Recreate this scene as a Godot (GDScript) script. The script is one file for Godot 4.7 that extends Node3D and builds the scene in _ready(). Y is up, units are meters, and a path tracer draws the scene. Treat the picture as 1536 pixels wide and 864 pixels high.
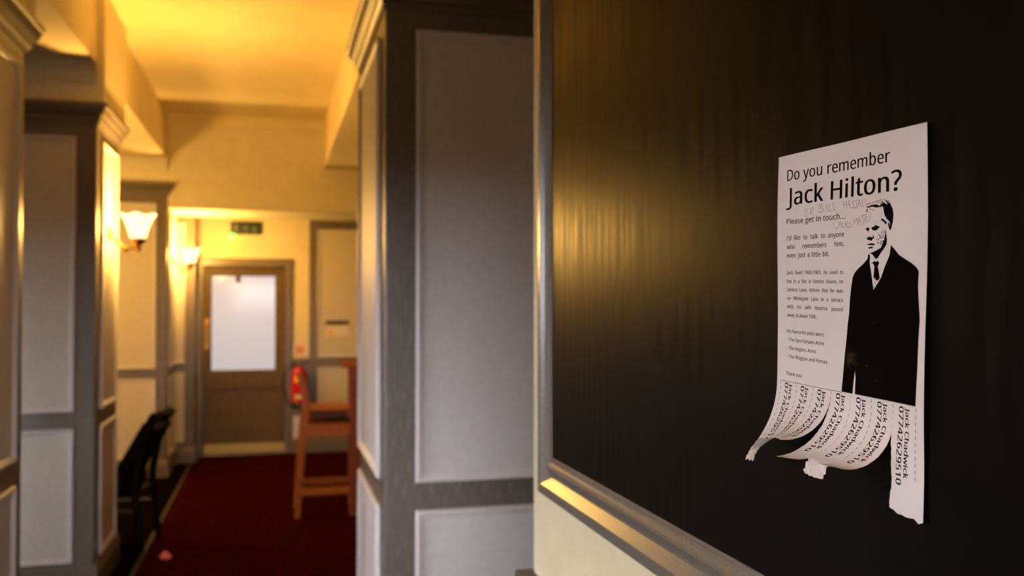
extends Node3D
# A pub corridor: black noticeboard wall with a torn tear-off notice on the right, painted pillars, wall lamps and a glazed door at the end.
# World: corridor runs along -z, camera at the origin 1.6 m above the floor, metres.

const PENCIL := [
	[48.0, 52.7, 46.5, 54.3, 47.1, 58.7, 49.1, 60.0, 50.6, 57.8, 50.0, 54.0, 48.0, 52.7],
	[54.4, 52.6, 56.0, 59.0],
	[54.4, 52.6, 58.8, 52.1, 59.8, 54.1, 56.0, 55.7, 59.9, 59.6],
	[67.8, 50.1, 68.6, 57.2],
	[67.8, 50.1, 71.8, 50.0, 73.2, 51.6, 69.9, 53.2, 74.7, 54.6, 75.2, 56.5, 69.0, 57.4],
	[79.3, 49.9, 80.3, 56.9],
	[83.0, 49.9, 84.0, 57.2, 87.2, 56.9],
	[88.9, 49.4, 90.4, 56.8, 93.6, 56.4],
	[104.1, 49.3, 106.0, 56.4],
	[108.9, 49.7, 109.0, 56.3],
	[105.0, 53.0, 109.1, 52.8],
	[110.7, 55.9, 112.8, 49.7, 115.0, 57.0],
	[111.1, 53.9, 114.5, 53.7],
	[119.6, 50.5, 117.1, 51.8, 120.5, 54.4, 119.7, 56.6, 116.7, 56.6],
	[124.2, 50.6, 121.7, 51.7, 125.1, 54.7, 123.5, 57.1, 120.1, 56.6],
	[125.5, 56.5, 127.1, 50.4, 129.7, 56.3],
	[125.9, 54.3, 129.2, 54.1],
	[131.2, 50.7, 131.7, 56.5, 133.4, 56.5],
	[135.7, 50.1, 136.6, 55.9, 141.4, 54.3],
	[91.0, 66.3, 90.6, 68.9, 91.6, 71.6],
	[98.6, 66.7, 98.3, 70.9, 96.1, 73.4, 94.3, 72.2],
	[99.2, 70.9, 100.9, 66.4, 102.7, 72.2],
	[99.6, 69.4, 102.7, 69.1],
	[105.3, 67.7, 103.5, 69.6, 104.0, 72.2, 106.7, 72.4],
	[108.3, 66.8, 109.3, 72.0],
	[111.8, 68.0, 108.8, 69.9, 112.7, 72.7],
	[115.2, 67.7, 113.9, 69.2, 117.0, 70.9, 115.3, 73.3, 111.0, 72.1],
	[119.9, 72.6, 120.3, 66.5, 122.4, 69.7, 124.4, 65.3, 125.8, 71.4],
	[126.2, 70.9, 127.7, 65.0, 129.9, 72.1],
	[126.6, 68.4, 129.4, 68.1],
	[130.2, 64.6, 137.5, 63.6],
	[132.7, 64.5, 133.6, 71.3],
	[135.5, 66.0, 136.0, 70.2],
	[135.5, 66.0, 139.2, 65.2],
	[135.8, 68.0, 138.4, 67.9],
	[136.0, 70.2, 138.8, 69.9],
	[141.9, 61.4, 143.5, 65.0, 140.8, 69.7],
]
const FACE := [
	[136.7, 56.1, 138.5, 58.3, 145.1, 57.8, 150.6, 58.9, 155.5, 58.9, 158.7, 58.5, 159.3, 61.2, 160.4, 65.3, 163.6, 68.9, 166.3, 70.7, 167.4, 72.4, 166.9, 77.7, 168.5, 77.8, 171.0, 70.6, 171.4, 65.4, 170.3, 60.7, 166.6, 56.4, 161.3, 53.6, 164.5, 57.6, 160.3, 55.9, 156.5, 53.6, 158.1, 56.1, 154.9, 56.5, 155.5, 57.9, 149.5, 56.1, 144.0, 56.3, 139.0, 57.3],
	[157.3, 67.8, 160.5, 69.3, 163.7, 71.5, 162.1, 73.1, 159.4, 70.6, 156.2, 69.4],
	[164.5, 71.9, 166.8, 72.4, 167.4, 77.7, 165.8, 75.7],
	[137.9, 59.0, 137.2, 61.4, 138.3, 62.1, 139.3, 59.4],
	[136.5, 75.1, 139.3, 74.3, 141.9, 74.5, 141.6, 76.4, 139.9, 77.7, 138.2, 76.3],
	[144.3, 74.5, 147.6, 74.0, 149.8, 72.8, 152.0, 73.6, 155.2, 74.4, 153.1, 76.0, 150.4, 77.2, 146.6, 77.0, 144.9, 75.9],
	[138.9, 82.5, 142.2, 81.8, 145.5, 82.5, 148.8, 82.6, 146.1, 84.2, 144.5, 85.5, 142.8, 84.7, 139.4, 84.3],
	[146.1, 80.4, 148.3, 82.2, 147.7, 82.9, 146.6, 82.2],
	[139.5, 87.7, 145.6, 87.2, 149.5, 88.1, 148.4, 89.1, 140.1, 88.6],
	[140.7, 90.5, 144.6, 90.0, 147.9, 90.3, 145.7, 91.4, 141.8, 91.7],
	[142.4, 95.0, 146.8, 94.5, 151.2, 93.2, 156.6, 91.4, 158.6, 88.1, 160.7, 84.8, 162.2, 77.5, 163.9, 84.9, 163.4, 88.9, 159.8, 92.8, 156.6, 95.4, 152.9, 99.7, 150.2, 100.0, 148.0, 97.9, 145.8, 96.1],
]
const CHEEK := [
	[148.9, 85.0, 152.1, 81.0, 156.4, 79.2, 159.5, 76.3, 162.2, 77.5, 161.8, 84.8, 158.7, 88.7, 153.3, 87.9],
]
const TIE := [
	[145.5, 103.8, 148.5, 101.6, 150.9, 102.4, 153.2, 101.4, 155.1, 103.6, 153.3, 106.2, 154.6, 109.9, 155.8, 115.4, 154.1, 117.3, 151.7, 117.3, 148.1, 115.0, 148.6, 110.6, 149.2, 106.1, 147.3, 103.9],
]
const COAT := [141.2, 95.5, 140.0, 100.0, 134.5, 104.0, 128.3, 107.4, 123.3, 111.2, 120.8, 115.0, 119.0, 122.8, 117.3, 133.6, 116.2, 145.3, 114.3, 153.9, 113.2, 162.1, 109.5, 182.0, 104.8, 212.0, 200.6, 212.0, 202.3, 184.0, 203.0, 157.0, 203.7, 147.0, 203.1, 141.4, 201.7, 131.7, 200.7, 121.3, 201.0, 110.2, 198.4, 107.4, 193.1, 104.2, 185.5, 100.9, 177.8, 97.2, 173.4, 93.2, 168.7, 89.4, 167.1, 97.6, 162.1, 105.5, 157.6, 114.7, 154.1, 118.7, 148.3, 124.9, 146.3, 115.4, 143.1, 103.0, 143.6, 97.1]

const WALL_X := 0.487      # face of the noticeboard wall
const LEFT_X := -0.956     # corridor face of the left pillars
const RIGHT_X := 0.354     # corridor face of the right pillar
const END_Z := -10.25      # wall with the door
const CEIL_Y := 3.33
const LOW_Y := 2.92        # ceilings over the bays

var M := {}
var taken := {}

# ------------------------------------------------------------------ helpers
func numbered(called: String) -> String:
	if not taken.has(called):
		taken[called] = 0
		return called
	taken[called] += 1
	return "%s_%03d" % [called, taken[called]]

func thing(called: String, label: String, category: String, at := Vector3.ZERO, group := "") -> Node3D:
	var o := Node3D.new()
	o.name = numbered(called)
	add_child(o)
	o.position = at
	o.set_meta("label", label)
	o.set_meta("category", category)
	if group != "":
		o.set_meta("group", group)
	return o

func structure(called: String, label: String, category: String) -> Node3D:
	var o := thing(called, label, category)
	o.set_meta("kind", "structure")
	return o

func begin() -> SurfaceTool:
	var st := SurfaceTool.new()
	st.begin(Mesh.PRIMITIVE_TRIANGLES)
	st.set_smooth_group(-1)
	return st

func part(called: String, st: SurfaceTool, m: Material, parent: Node3D, label := "") -> MeshInstance3D:
	st.generate_normals()
	var o := MeshInstance3D.new()
	o.name = called
	o.mesh = st.commit()
	o.material_override = m
	parent.add_child(o, true)
	if label != "":
		o.set_meta("label", label)
	return o

func tri(st: SurfaceTool, a: Vector3, b: Vector3, c: Vector3) -> void:
	st.add_vertex(a)
	st.add_vertex(b)
	st.add_vertex(c)

func tri_out(st: SurfaceTool, a: Vector3, b: Vector3, c: Vector3, centre: Vector3) -> void:
	# clockwise seen from outside
	if (b - a).cross(c - a).dot((a + b + c) / 3.0 - centre) > 0.0:
		tri(st, a, c, b)
	else:
		tri(st, a, b, c)

func quad_out(st: SurfaceTool, a: Vector3, b: Vector3, c: Vector3, d: Vector3, centre: Vector3) -> void:
	tri_out(st, a, b, c, centre)
	tri_out(st, a, c, d, centre)

# chamfered box given by centre, half sizes and axes
func obox(st: SurfaceTool, centre: Vector3, half: Vector3, bev := 0.0, basis := Basis.IDENTITY) -> void:
	st.set_smooth_group(-1)
	var ax := [basis.x.normalized(), basis.y.normalized(), basis.z.normalized()]
	var h := [half.x, half.y, half.z]
	var bv: float = minf(bev, minf(half.x, minf(half.y, half.z)) * 0.9)
	for k in 3:
		var i := (k + 1) % 3
		var j := (k + 2) % 3
		for s in [-1.0, 1.0]:
			var f: Vector3 = centre + ax[k] * (s * h[k])
			var u: Vector3 = ax[i] * (h[i] - bv)
			var v: Vector3 = ax[j] * (h[j] - bv)
			quad_out(st, f + u + v, f - u + v, f - u - v, f + u - v, centre)
	if bv <= 0.0:
		return
	for k in 3:
		var i := (k + 1) % 3
		var j := (k + 2) % 3
		for s in [-1.0, 1.0]:
			for t in [-1.0, 1.0]:
				var a: Vector3 = centre + ax[i] * (s * h[i]) + ax[j] * (t * (h[j] - bv))
				var b: Vector3 = centre + ax[i] * (s * (h[i] - bv)) + ax[j] * (t * h[j])
				var l: Vector3 = ax[k] * (h[k] - bv)
				quad_out(st, a + l, b + l, b - l, a - l, centre)
	for sx in [-1.0, 1.0]:
		for sy in [-1.0, 1.0]:
			for sz in [-1.0, 1.0]:
				var c0: Vector3 = centre + ax[0] * (sx * (h[0] - bv)) + ax[1] * (sy * (h[1] - bv)) + ax[2] * (sz * (h[2] - bv))
				tri_out(st, c0 + ax[0] * (sx * bv), c0 + ax[1] * (sy * bv), c0 + ax[2] * (sz * bv), centre)

func box(st: SurfaceTool, x0: float, x1: float, y0: float, y1: float, z0: float, z1: float, bev := 0.0) -> void:
	obox(st, Vector3(x0 + x1, y0 + y1, z0 + z1) * 0.5, Vector3(absf(x1 - x0), absf(y1 - y0), absf(z1 - z0)) * 0.5, bev)

func boxpart(called: String, m: Material, parent: Node3D, x0: float, x1: float, y0: float, y1: float, z0: float, z1: float, bev := 0.0, label := "") -> MeshInstance3D:
	var st := begin()
	box(st, x0, x1, y0, y1, z0, z1, bev)
	return part(called, st, m, parent, label)

# a bar between two points, w across (towards "side"), d the other way
func bar(st: SurfaceTool, a: Vector3, b: Vector3, w: float, d: float, side: Vector3, bev := 0.002) -> void:
	var y := (b - a).normalized()
	var z := side.cross(y).normalized()
	var x := y.cross(z).normalized()
	obox(st, (a + b) * 0.5, Vector3(w * 0.5, a.distance_to(b) * 0.5, d * 0.5), bev, Basis(x, y, z))

# a profile [along mitre, along up] swept round corners with mitre vectors; closed or open
func sweep(st: SurfaceTool, corners: Array, mitres: Array, up: Vector3, profile: Array, closed := true, smooth := false) -> void:
	st.set_smooth_group(1 if smooth else -1)
	var n := corners.size()
	var mid := Vector3.ZERO
	for c in corners:
		mid += c / n
	for i in (n if closed else n - 1):
		var k := (i + 1) % n
		for j in profile.size() - 1:
			var p: Vector2 = profile[j]
			var q: Vector2 = profile[j + 1]
			var a: Vector3 = corners[i] + mitres[i] * p.x + up * p.y
			var b: Vector3 = corners[k] + mitres[k] * p.x + up * p.y
			var c: Vector3 = corners[k] + mitres[k] * q.x + up * q.y
			var d: Vector3 = corners[i] + mitres[i] * q.x + up * q.y
			tri(st, a, b, c)
			tri(st, a, c, d)

# moulding round a rectangle on a wall: centre, half width along u, half height along v, n out of the wall
func panel_moulding(st: SurfaceTool, c: Vector3, u: Vector3, v: Vector3, hw: float, hh: float, n: Vector3, profile: Array) -> void:
	var cs := []
	var ms := []
	for s in [[-1, -1], [1, -1], [1, 1], [-1, 1]]:
		cs.append(c + u * (s[0] * hw) + v * (s[1] * hh))
		ms.append(-u * s[0] - v * s[1])
	sweep(st, cs, ms, n, profile)

func lathe(st: SurfaceTool, at: Vector3, profile: Array, sides := 24, lobes := 0, lobe := 0.0, axis := Vector3.UP) -> void:
	st.set_smooth_group(1)
	var zax := Vector3.RIGHT if absf(axis.x) < 0.5 else Vector3.UP
	var xax := axis.cross(zax).normalized()
	zax = xax.cross(axis).normalized()
	for i in sides:
		for j in profile.size() - 1:
			var ring := []
			for e in [[i, j], [i + 1, j], [i + 1, j + 1], [i, j + 1]]:
				var t: float = TAU * e[0] / sides
				var p: Vector2 = profile[e[1]]
				var f: float = float(e[1]) / (profile.size() - 1)
				var r: float = p.x * (1.0 + lobe * f * f * cos(t * lobes)) if lobes > 0 else p.x
				var y: float = p.y + (lobe * 0.12 * f * f * cos(t * lobes) if lobes > 0 else 0.0)
				ring.append(at + xax * (r * cos(t)) + zax * (r * sin(t)) + axis * y)
			tri(st, ring[0], ring[1], ring[2])
			tri(st, ring[0], ring[2], ring[3])

func tube(st: SurfaceTool, pts: Array, radii, sides := 10) -> void:
	st.set_smooth_group(1)
	var rings := []
	for i in pts.size():
		var d: Vector3 = (pts[mini(i + 1, pts.size() - 1)] - pts[maxi(i - 1, 0)]).normalized()
		var s := d.cross(Vector3.UP if absf(d.y) < 0.9 else Vector3.RIGHT).normalized()
		var t := d.cross(s).normalized()
		var r: float = radii[i] if radii is Array else radii
		var ring := []
		for k in sides:
			var a := TAU * k / sides
			ring.append(pts[i] + s * (r * cos(a)) + t * (r * sin(a)))
		rings.append(ring)
	for i in rings.size() - 1:
		for k in sides:
			var k2 := (k + 1) % sides
			tri(st, rings[i][k], rings[i + 1][k], rings[i + 1][k2])
			tri(st, rings[i][k], rings[i + 1][k2], rings[i][k2])
	for e in [0, rings.size() - 1]:
		for k in sides:
			tri(st, pts[e], rings[e][k], rings[e][(k + 1) % sides])

func smooth_path(pts: Array, steps := 8) -> Array:
	var out := []
	for i in pts.size() - 1:
		var p0: Vector3 = pts[maxi(i - 1, 0)]
		var p3: Vector3 = pts[mini(i + 2, pts.size() - 1)]
		for k in steps:
			out.append((pts[i] as Vector3).cubic_interpolate(pts[i + 1], p0, p3, float(k) / steps))
	out.append(pts[-1])
	return out

# ------------------------------------------------------------------ materials
func noise_image(size: int, freq: float, sd: int, octaves := 4) -> Image:
	var n := FastNoiseLite.new()
	n.seed = sd
	n.frequency = freq
	n.fractal_octaves = octaves
	return n.get_seamless_image(size, size)

# a colour image running from a to b over a noise, b only where the noise is above "from"
func ramp_texture(img: Image, a: Color, b: Color, from := 0.0, to := 1.0) -> ImageTexture:
	var out := Image.create_empty(img.get_width(), img.get_height(), false, Image.FORMAT_RGB8)
	for y in img.get_height():
		for x in img.get_width():
			out.set_pixel(x, y, a.lerp(b, smoothstep(from, to, img.get_pixel(x, y).r)))
	return ImageTexture.create_from_image(out)

func mat(albedo: Color, rough: float, metallic := 0.0) -> StandardMaterial3D:
	var m := StandardMaterial3D.new()
	m.albedo_color = albedo
	m.roughness = rough
	m.metallic = metallic
	return m

func textured(m: StandardMaterial3D, t: Texture2D, scale: Vector3) -> StandardMaterial3D:
	m.albedo_texture = t
	m.albedo_color = Color.WHITE
	m.uv1_triplanar = true
	m.uv1_world_triplanar = true
	m.uv1_scale = scale
	return m

func c8(r: int, g: int, b: int) -> Color:
	return Color8(r, g, b)

func make_materials() -> void:
	var fine := noise_image(256, 0.03, 3)
	var rough := noise_image(256, 0.012, 5)
	# taupe gloss paint, brushed on, scuffed to a paler undercoat in long upright scratches
	var scuff := noise_image(512, 0.016, 11, 5)
	M.taupe = textured(mat(Color.WHITE, 0.36), ramp_texture(fine, c8(99, 89, 76), c8(108, 98, 84)), Vector3(6, 1.0, 6))
	M.taupe_worn = textured(mat(Color.WHITE, 0.36), ramp_texture(noise_image(512, 0.035, 12, 4), c8(98, 90, 81), c8(134, 126, 117), 0.54, 0.9), Vector3(11, 0.5, 11))
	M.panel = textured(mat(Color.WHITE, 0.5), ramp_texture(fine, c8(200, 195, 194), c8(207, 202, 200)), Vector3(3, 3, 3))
	M.panel_warm_lit = textured(mat(Color.WHITE, 0.5), ramp_texture(fine, c8(201, 192, 175), c8(208, 200, 183)), Vector3(3, 3, 3))  # same panel paint tinted warm: the warmer light is put into its colour
	M.moulding = mat(c8(212, 206, 205), 0.38)
	M.cream = textured(mat(Color.WHITE, 0.7), ramp_texture(rough, c8(226, 214, 176), c8(233, 222, 187)), Vector3(2, 2, 2))
	M.ceiling = textured(mat(Color.WHITE, 0.85), ramp_texture(rough, c8(236, 217, 166), c8(241, 224, 176)), Vector3(1, 1, 1))
	M.frame = textured(mat(Color.WHITE, 0.27), ramp_texture(fine, c8(112, 106, 97), c8(120, 114, 105), 0.3, 0.8), Vector3(20, 20, 20))
	M.frame.metallic_specular = 0.5
	# satin black noticeboard, painted in upright brush strokes of varying gloss
	M.board = mat(c8(15, 12, 10), 1.0)
	M.board.metallic_specular = 0.17
	var strokes := noise_image(512, 0.02, 21, 5)
	M.board.roughness_texture = ramp_texture(strokes, Color(0.29, 0.29, 0.29), Color(0.38, 0.38, 0.38), 0.2, 0.8)
	M.board.uv1_triplanar = true
	M.board.uv1_world_triplanar = true
	M.board.uv1_scale = Vector3(4, 0.3, 4)
	# deep red patterned carpet
	var pile := noise_image(512, 0.05, 31, 5)
	M.carpet = textured(mat(Color.WHITE, 0.95), ramp_texture(pile, c8(20, 5, 3), c8(66, 14, 7), 0.25, 0.75), Vector3(1.3, 1.3, 1.3))
	M.carpet.specular_mode = BaseMaterial3D.SPECULAR_DISABLED
	M.dark_floor = textured(mat(Color.WHITE, 0.5), ramp_texture(fine, c8(12, 8, 6), c8(18, 12, 8)), Vector3(1, 1, 6))
	M.dark_floor.specular_mode = BaseMaterial3D.SPECULAR_DISABLED
	M.brass = mat(c8(214, 164, 84), 0.25, 1.0)
	M.edging = mat(c8(42, 31, 13), 0.8)
	M.brass_worn = mat(c8(190, 150, 80), 0.4, 1.0)
	var grain := noise_image(256, 0.03, 41)
	M.wood = textured(mat(Color.WHITE, 0.38), ramp_texture(grain, c8(122, 60, 12), c8(152, 82, 20), 0.2, 0.8), Vector3(14, 1.2, 14))
	M.red_wood = textured(mat(Color.WHITE, 0.35), ramp_texture(grain, c8(96, 44, 20), c8(124, 60, 28), 0.2, 0.8), Vector3(14, 1.2, 14))
	M.door_wood = textured(mat(Color.WHITE, 0.4), ramp_texture(grain, c8(86, 70, 42), c8(98, 81, 50), 0.2, 0.8), Vector3(10, 0.8, 10))
	M.black_cloth = mat(c8(9, 8, 8), 0.95)
	M.black_cloth.metallic_specular = 0.2
	M.black_metal = mat(c8(12, 10, 9), 0.5)
	M.grey_metal = mat(c8(120, 118, 116), 0.35, 0.6)
	for k in ["wood", "red_wood", "door_wood"]:
		M[k].metallic_specular = 0.25
	M.black_metal.metallic_specular = 0.2
	M.black_plastic = mat(c8(18, 18, 18), 0.4)
	M.red_paint = mat(c8(196, 22, 22), 0.25)
	M.white_print = mat(c8(226, 222, 214), 0.6)
	M.yellow_print = mat(c8(236, 186, 32), 0.6)
	M.dark_print = mat(c8(40, 36, 32), 0.6)
	M.red_print = mat(c8(206, 44, 38), 0.6)
	M.sign_green = mat(c8(4, 40, 27), 0.4)
	M.sign_white = mat(c8(108, 112, 98), 0.6)
	M.pink = mat(c8(240, 128, 140), 0.5)
	M.lamp_glass = mat(c8(255, 240, 214), 0.3)
	M.lamp_glass.emission_enabled = true
	M.lamp_glass.emission = Color(1.0, 0.86, 0.62)
	M.lamp_glass.emission_energy_multiplier = 2.4
	M.green_led = mat(c8(60, 200, 60), 0.4)
	M.green_led.emission_enabled = true
	M.green_led.emission = Color(0.18, 1.0, 0.16)
	M.green_led.emission_energy_multiplier = 30.0
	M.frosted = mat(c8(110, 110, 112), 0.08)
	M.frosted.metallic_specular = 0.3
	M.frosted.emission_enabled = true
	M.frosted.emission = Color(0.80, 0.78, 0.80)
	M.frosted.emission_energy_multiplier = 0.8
	M.pane = mat(Color(0.95, 0.97, 0.97, 0.05), 0.03)
	M.pane.transparency = BaseMaterial3D.TRANSPARENCY_ALPHA
	M.paper_back = mat(c8(222, 215, 208), 0.8)
	M.paper_back.cull_mode = BaseMaterial3D.CULL_DISABLED

# ------------------------------------------------------------------ the print on the notice
const PPM := 6.0   # pixels of print per millimetre
var ink_img: Image
var fnt: SystemFont

func span_fill(pts: PackedVector2Array, col: Color) -> void:
	# scan-line fill of a polygon in pixels
	var lo := 1e9
	var hi := -1e9
	for p in pts:
		lo = minf(lo, p.y)
		hi = maxf(hi, p.y)
	for y in range(maxi(0, int(floor(lo))), mini(ink_img.get_height(), int(ceil(hi)) + 1)):
		var yc := y + 0.5
		var xs := []
		for i in pts.size():
			var a := pts[i]
			var b := pts[(i + 1) % pts.size()]
			if (a.y <= yc) != (b.y <= yc):
				xs.append(a.x + (yc - a.y) * (b.x - a.x) / (b.y - a.y))
		xs.sort()
		for i in range(0, xs.size() - 1, 2):
			var x0 := int(round(xs[i]))
			var x1 := int(round(xs[i + 1]))
			if x1 > x0:
				ink_img.fill_rect(Rect2i(x0, y, x1 - x0, 1), col)

func poly_mm(flat: Array, col: Color) -> void:
	var pts := PackedVector2Array()
	for i in range(0, flat.size(), 2):
		pts.append(Vector2(flat[i], flat[i + 1]) * PPM)
	span_fill(pts, col)

func line_mm(a: Vector2, b: Vector2, w: float, col: Color) -> void:
	var d := (b - a).normalized()
	var n := Vector2(-d.y, d.x) * w * 0.5
	var e := d * w * 0.3
	poly_mm([a.x + n.x - e.x, a.y + n.y - e.y, b.x + n.x + e.x, b.y + n.y + e.y, b.x - n.x + e.x, b.y - n.y + e.y, a.x - n.x - e.x, a.y - n.y - e.y], col)

func text_mesh(text: String) -> TextMesh:
	var t := TextMesh.new()
	t.text = text
	t.font = fnt
	t.font_size = 100
	t.pixel_size = 1.0
	t.depth = 0.0
	t.curve_step = 2.0
	t.horizontal_alignment = HORIZONTAL_ALIGNMENT_LEFT
	t.vertical_alignment = VERTICAL_ALIGNMENT_BOTTOM
	return t

var base_h := Vector2.ZERO   # baseline and cap height of the font in text_mesh units

# writes text from x (mm) on a baseline; xs, ys scale font units to mm; down = turned 90 degrees clockwise
func write(text: String, x: float, base: float, xs: float, ys: float, col: Color, down := false, bold := 0.0) -> float:
	var arr := text_mesh(text).get_mesh_arrays()
	var v: PackedVector3Array = arr[Mesh.ARRAY_VERTEX]
	var idx = arr[Mesh.ARRAY_INDEX]
	if v.is_empty():
		return 0.0
	var lo := 1e9
	var hi := -1e9
	for p in v:
		lo = minf(lo, p.x)
		hi = maxf(hi, p.x)
	var n: int = idx.size() if idx != null and idx.size() > 0 else v.size()
	for i in range(0, n, 3):
		for shift in ([0.0] if bold == 0.0 else [-bold, 0.0, bold]):
			var t := PackedVector2Array()
			for k in 3:
				var p: Vector3 = v[idx[i + k]] if idx != null and idx.size() > 0 else v[i + k]
				var a: float = (p.x - lo) * xs + shift
				var b := (p.y - base_h.x) * ys
				t.append((Vector2(base + b, x + a) if down else Vector2(x + a, base - b)) * PPM)
			span_fill(t, col)
	return (hi - lo) * xs

func width_of(text: String) -> float:
	var b := text_mesh(text).get_aabb()
	return b.size.x

func write_fit(text: String, x: float, base: float, width: float, cap: float, col: Color, down := false, bold := 0.0) -> void:
	write(text, x, base, width / width_of(text), cap / base_h.y, col, down, bold)

func write_justified(text: String, x: float, base: float, width: float, xs: float, cap: float, col: Color) -> void:
	var words := text.split(" ")
	var total := 0.0
	var ws := []
	for w in words:
		ws.append(width_of(w) * xs)
		total += ws[-1]
	var gap: float = (width - total) / maxi(1, words.size() - 1)
	var at := x
	for i in words.size():
		write(words[i], at, base, xs, cap / base_h.y, col, false, 0.1)
		at += ws[i] + gap

func make_print() -> ImageTexture:
	fnt = SystemFont.new()
	fnt.font_names = PackedStringArray(["Droid Sans"])
	var hb := text_mesh("H").get_aabb()
	base_h = Vector2(hb.position.y, hb.size.y)
	ink_img = Image.create_empty(int(210 * PPM), int(297 * PPM), false, Image.FORMAT_RGB8)
	var paper := c8(233, 227, 226)
	ink_img.fill(paper)
	var ink := c8(12, 9, 9)
	var grey := c8(46, 42, 42)
	var rng := RandomNumberGenerator.new()
	rng.seed = 7
	# portrait, photocopied to black and white
	poly_mm(COAT, c8(11, 8, 7))
	for f in FACE:
		poly_mm(f, ink)
	for f in TIE:
		poly_mm(f, ink)
	var cheek := PackedVector2Array()
	for i in range(0, CHEEK[0].size(), 2):
		cheek.append(Vector2(CHEEK[0][i], CHEEK[0][i + 1]))
	for i in 260:
		var p := Vector2(rng.randf_range(148, 163), rng.randf_range(76, 89))
		if Geometry2D.is_point_in_polygon(p, cheek) and rng.randf() < (p.x - 146.0) / 15.0:
			var r := rng.randf_range(0.2, 0.55)
			poly_mm([p.x - r, p.y, p.x, p.y - r, p.x + r, p.y, p.x, p.y + r], ink)
	for l in [[139, 55.5, 148, 54.2, 157, 53.0], [159, 53.2, 166, 55.0, 169.5, 60.0], [150, 55.2, 155, 55.0, 158, 55.6], [141, 58.5, 144, 60.2, 147, 60.5]]:
		for i in range(0, l.size() - 2, 2):
			line_mm(Vector2(l[i], l[i + 1]), Vector2(l[i + 2], l[i + 3]), 0.5, c8(120, 108, 102))
	# specks and cuff in the black of the coat
	for s in [[151.5, 117.0, 1.0], [149.8, 119.3, 1.3], [148.2, 123.0, 1.1], [150.6, 115.2, 0.8], [139, 187, 0.9], [151, 198, 0.9], [147, 152, 0.7], [152, 151, 0.7]]:
		poly_mm([s[0] - s[2] * 0.5, s[1], s[0], s[1] - s[2], s[0] + s[2] * 0.5, s[1], s[0], s[1] + s[2]], c8(150, 138, 130))
	for i in 500:
		var p := Vector2(rng.randfn(117.0, 5.0), rng.randfn(182.0, 4.0))
		if p.x > 110.5 + (190.0 - p.y) * 0.1:
			ink_img.fill_rect(Rect2i(int(p.x * PPM), int(p.y * PPM), 2, 2), c8(96, 78, 62))
	for i in 900:
		var p := Vector2(rng.randf_range(118, 200), rng.randf_range(120, 210))
		ink_img.fill_rect(Rect2i(int(p.x * PPM), int(p.y * PPM), 2, 1), c8(24, 18, 15))
	for y in [150.0, 168.0, 175.5]:
		line_mm(Vector2(116, y), Vector2(198, y + 0.5), 0.25, c8(26, 20, 17))
	# headline and body
	write_fit("Do you remember", 16.4, 24.2, 150.6, 10.2, ink, false, 0.26)
	write_fit("Jack Hilton?", 16.2, 47.4, 164.6, 16.0, ink, false, 0.5)
	write_fit("Please get in touch...", 16.5, 65.0, 91.0, 5.0, ink, false, 0.12)
	var xs := 4.3 / base_h.y * 1.24
	write_justified("I'd like to talk to anyone", 16.6, 80.2, 90.4, xs, 4.3, ink)
	write_justified("who remembers him,", 16.6, 88.3, 90.4, xs, 4.3, ink)
	write_justified("even just a little bit.", 16.6, 96.3, 68.4, xs, 4.3, ink)
	xs = 3.25 / base_h.y * 1.25
	var lines := ["Jack lived 1900-1983, he used to", "live in a flat in Denton House, on", "Denton Lane. Before that he was", "on Whitegate Lane in a terrace", "with his wife Beatrice passed", "away in about 1980."]
	for i in lines.size():
		var w := 50.0 if i == 5 else 91.0
		write_justified(lines[i], 16.3, 112.0 + 7.92 * i, w, minf(xs, (w - 1.5 * (lines[i].split(" ").size() - 1)) / width_of(lines[i].replace(" ", ""))), 3.25, grey)
	write_fit("His favourite pubs were:", 15.6, 166.8, 62.8, 3.25, grey, false, 0.08)
	write_fit("- The Sportsmans Arms", 15.6, 174.6, 63.0, 3.25, grey, false, 0.08)
	write_fit("- The Anglers Arms", 15.6, 182.6, 49.6, 3.25, grey, false, 0.08)
	write_fit("- The Waggon and Horses", 15.6, 190.4, 68.4, 3.25, grey, false, 0.08)
	write_fit("Thank you!", 15.2, 206.6, 27.6, 3.25, grey, false, 0.08)
	# pencilled note
	for s in PENCIL:
		for i in range(0, s.size() - 2, 2):
			line_mm(Vector2(s[i], s[i + 1]), Vector2(s[i + 2], s[i + 3]), 0.42, c8(138, 128, 128))
	# tear-off strips: dashed cutting lines, name and number
	var x := 6.2
	while x < 201.0:
		line_mm(Vector2(x, 212.6), Vector2(minf(x + 1.5, 201.0), 212.6), 0.55, ink if x < 104.0 else c8(210, 200, 196))
		x += 2.5
	for k in 8:
		var sx := 6.2 + 27.85 * k
		var y := 213.5
		while y < 270.0:
			line_mm(Vector2(sx, y), Vector2(sx, y + 2.6), 0.5, c8(70, 64, 64))
			y += 5.2
	for k in 7:
		var sx := 6.2 + 27.85 * k
		write_fit("Jack Chadwick", 214.2, sx + 15.6, 54.0, 4.7, ink, true, 0.18)
		write_fit("07742629510", 214.2, sx + 7.6, 60.0, 5.6, ink, true, 0.22)
	# paper torn white where the slit runs up into the portrait
	poly_mm([123.6, 192.5, 124.3, 198.0, 123.6, 206.0, 123.0, 213.0, 120.2, 213.0, 121.0, 206.0, 122.6, 198.0], c8(238, 233, 232))
	return ImageTexture.create_from_image(ink_img)

# ------------------------------------------------------------------ the notice: sheet and curled strips
const TILT := 0.02618     # the sheet hangs 1.5 degrees off true
const FOLD := 213.0

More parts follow.
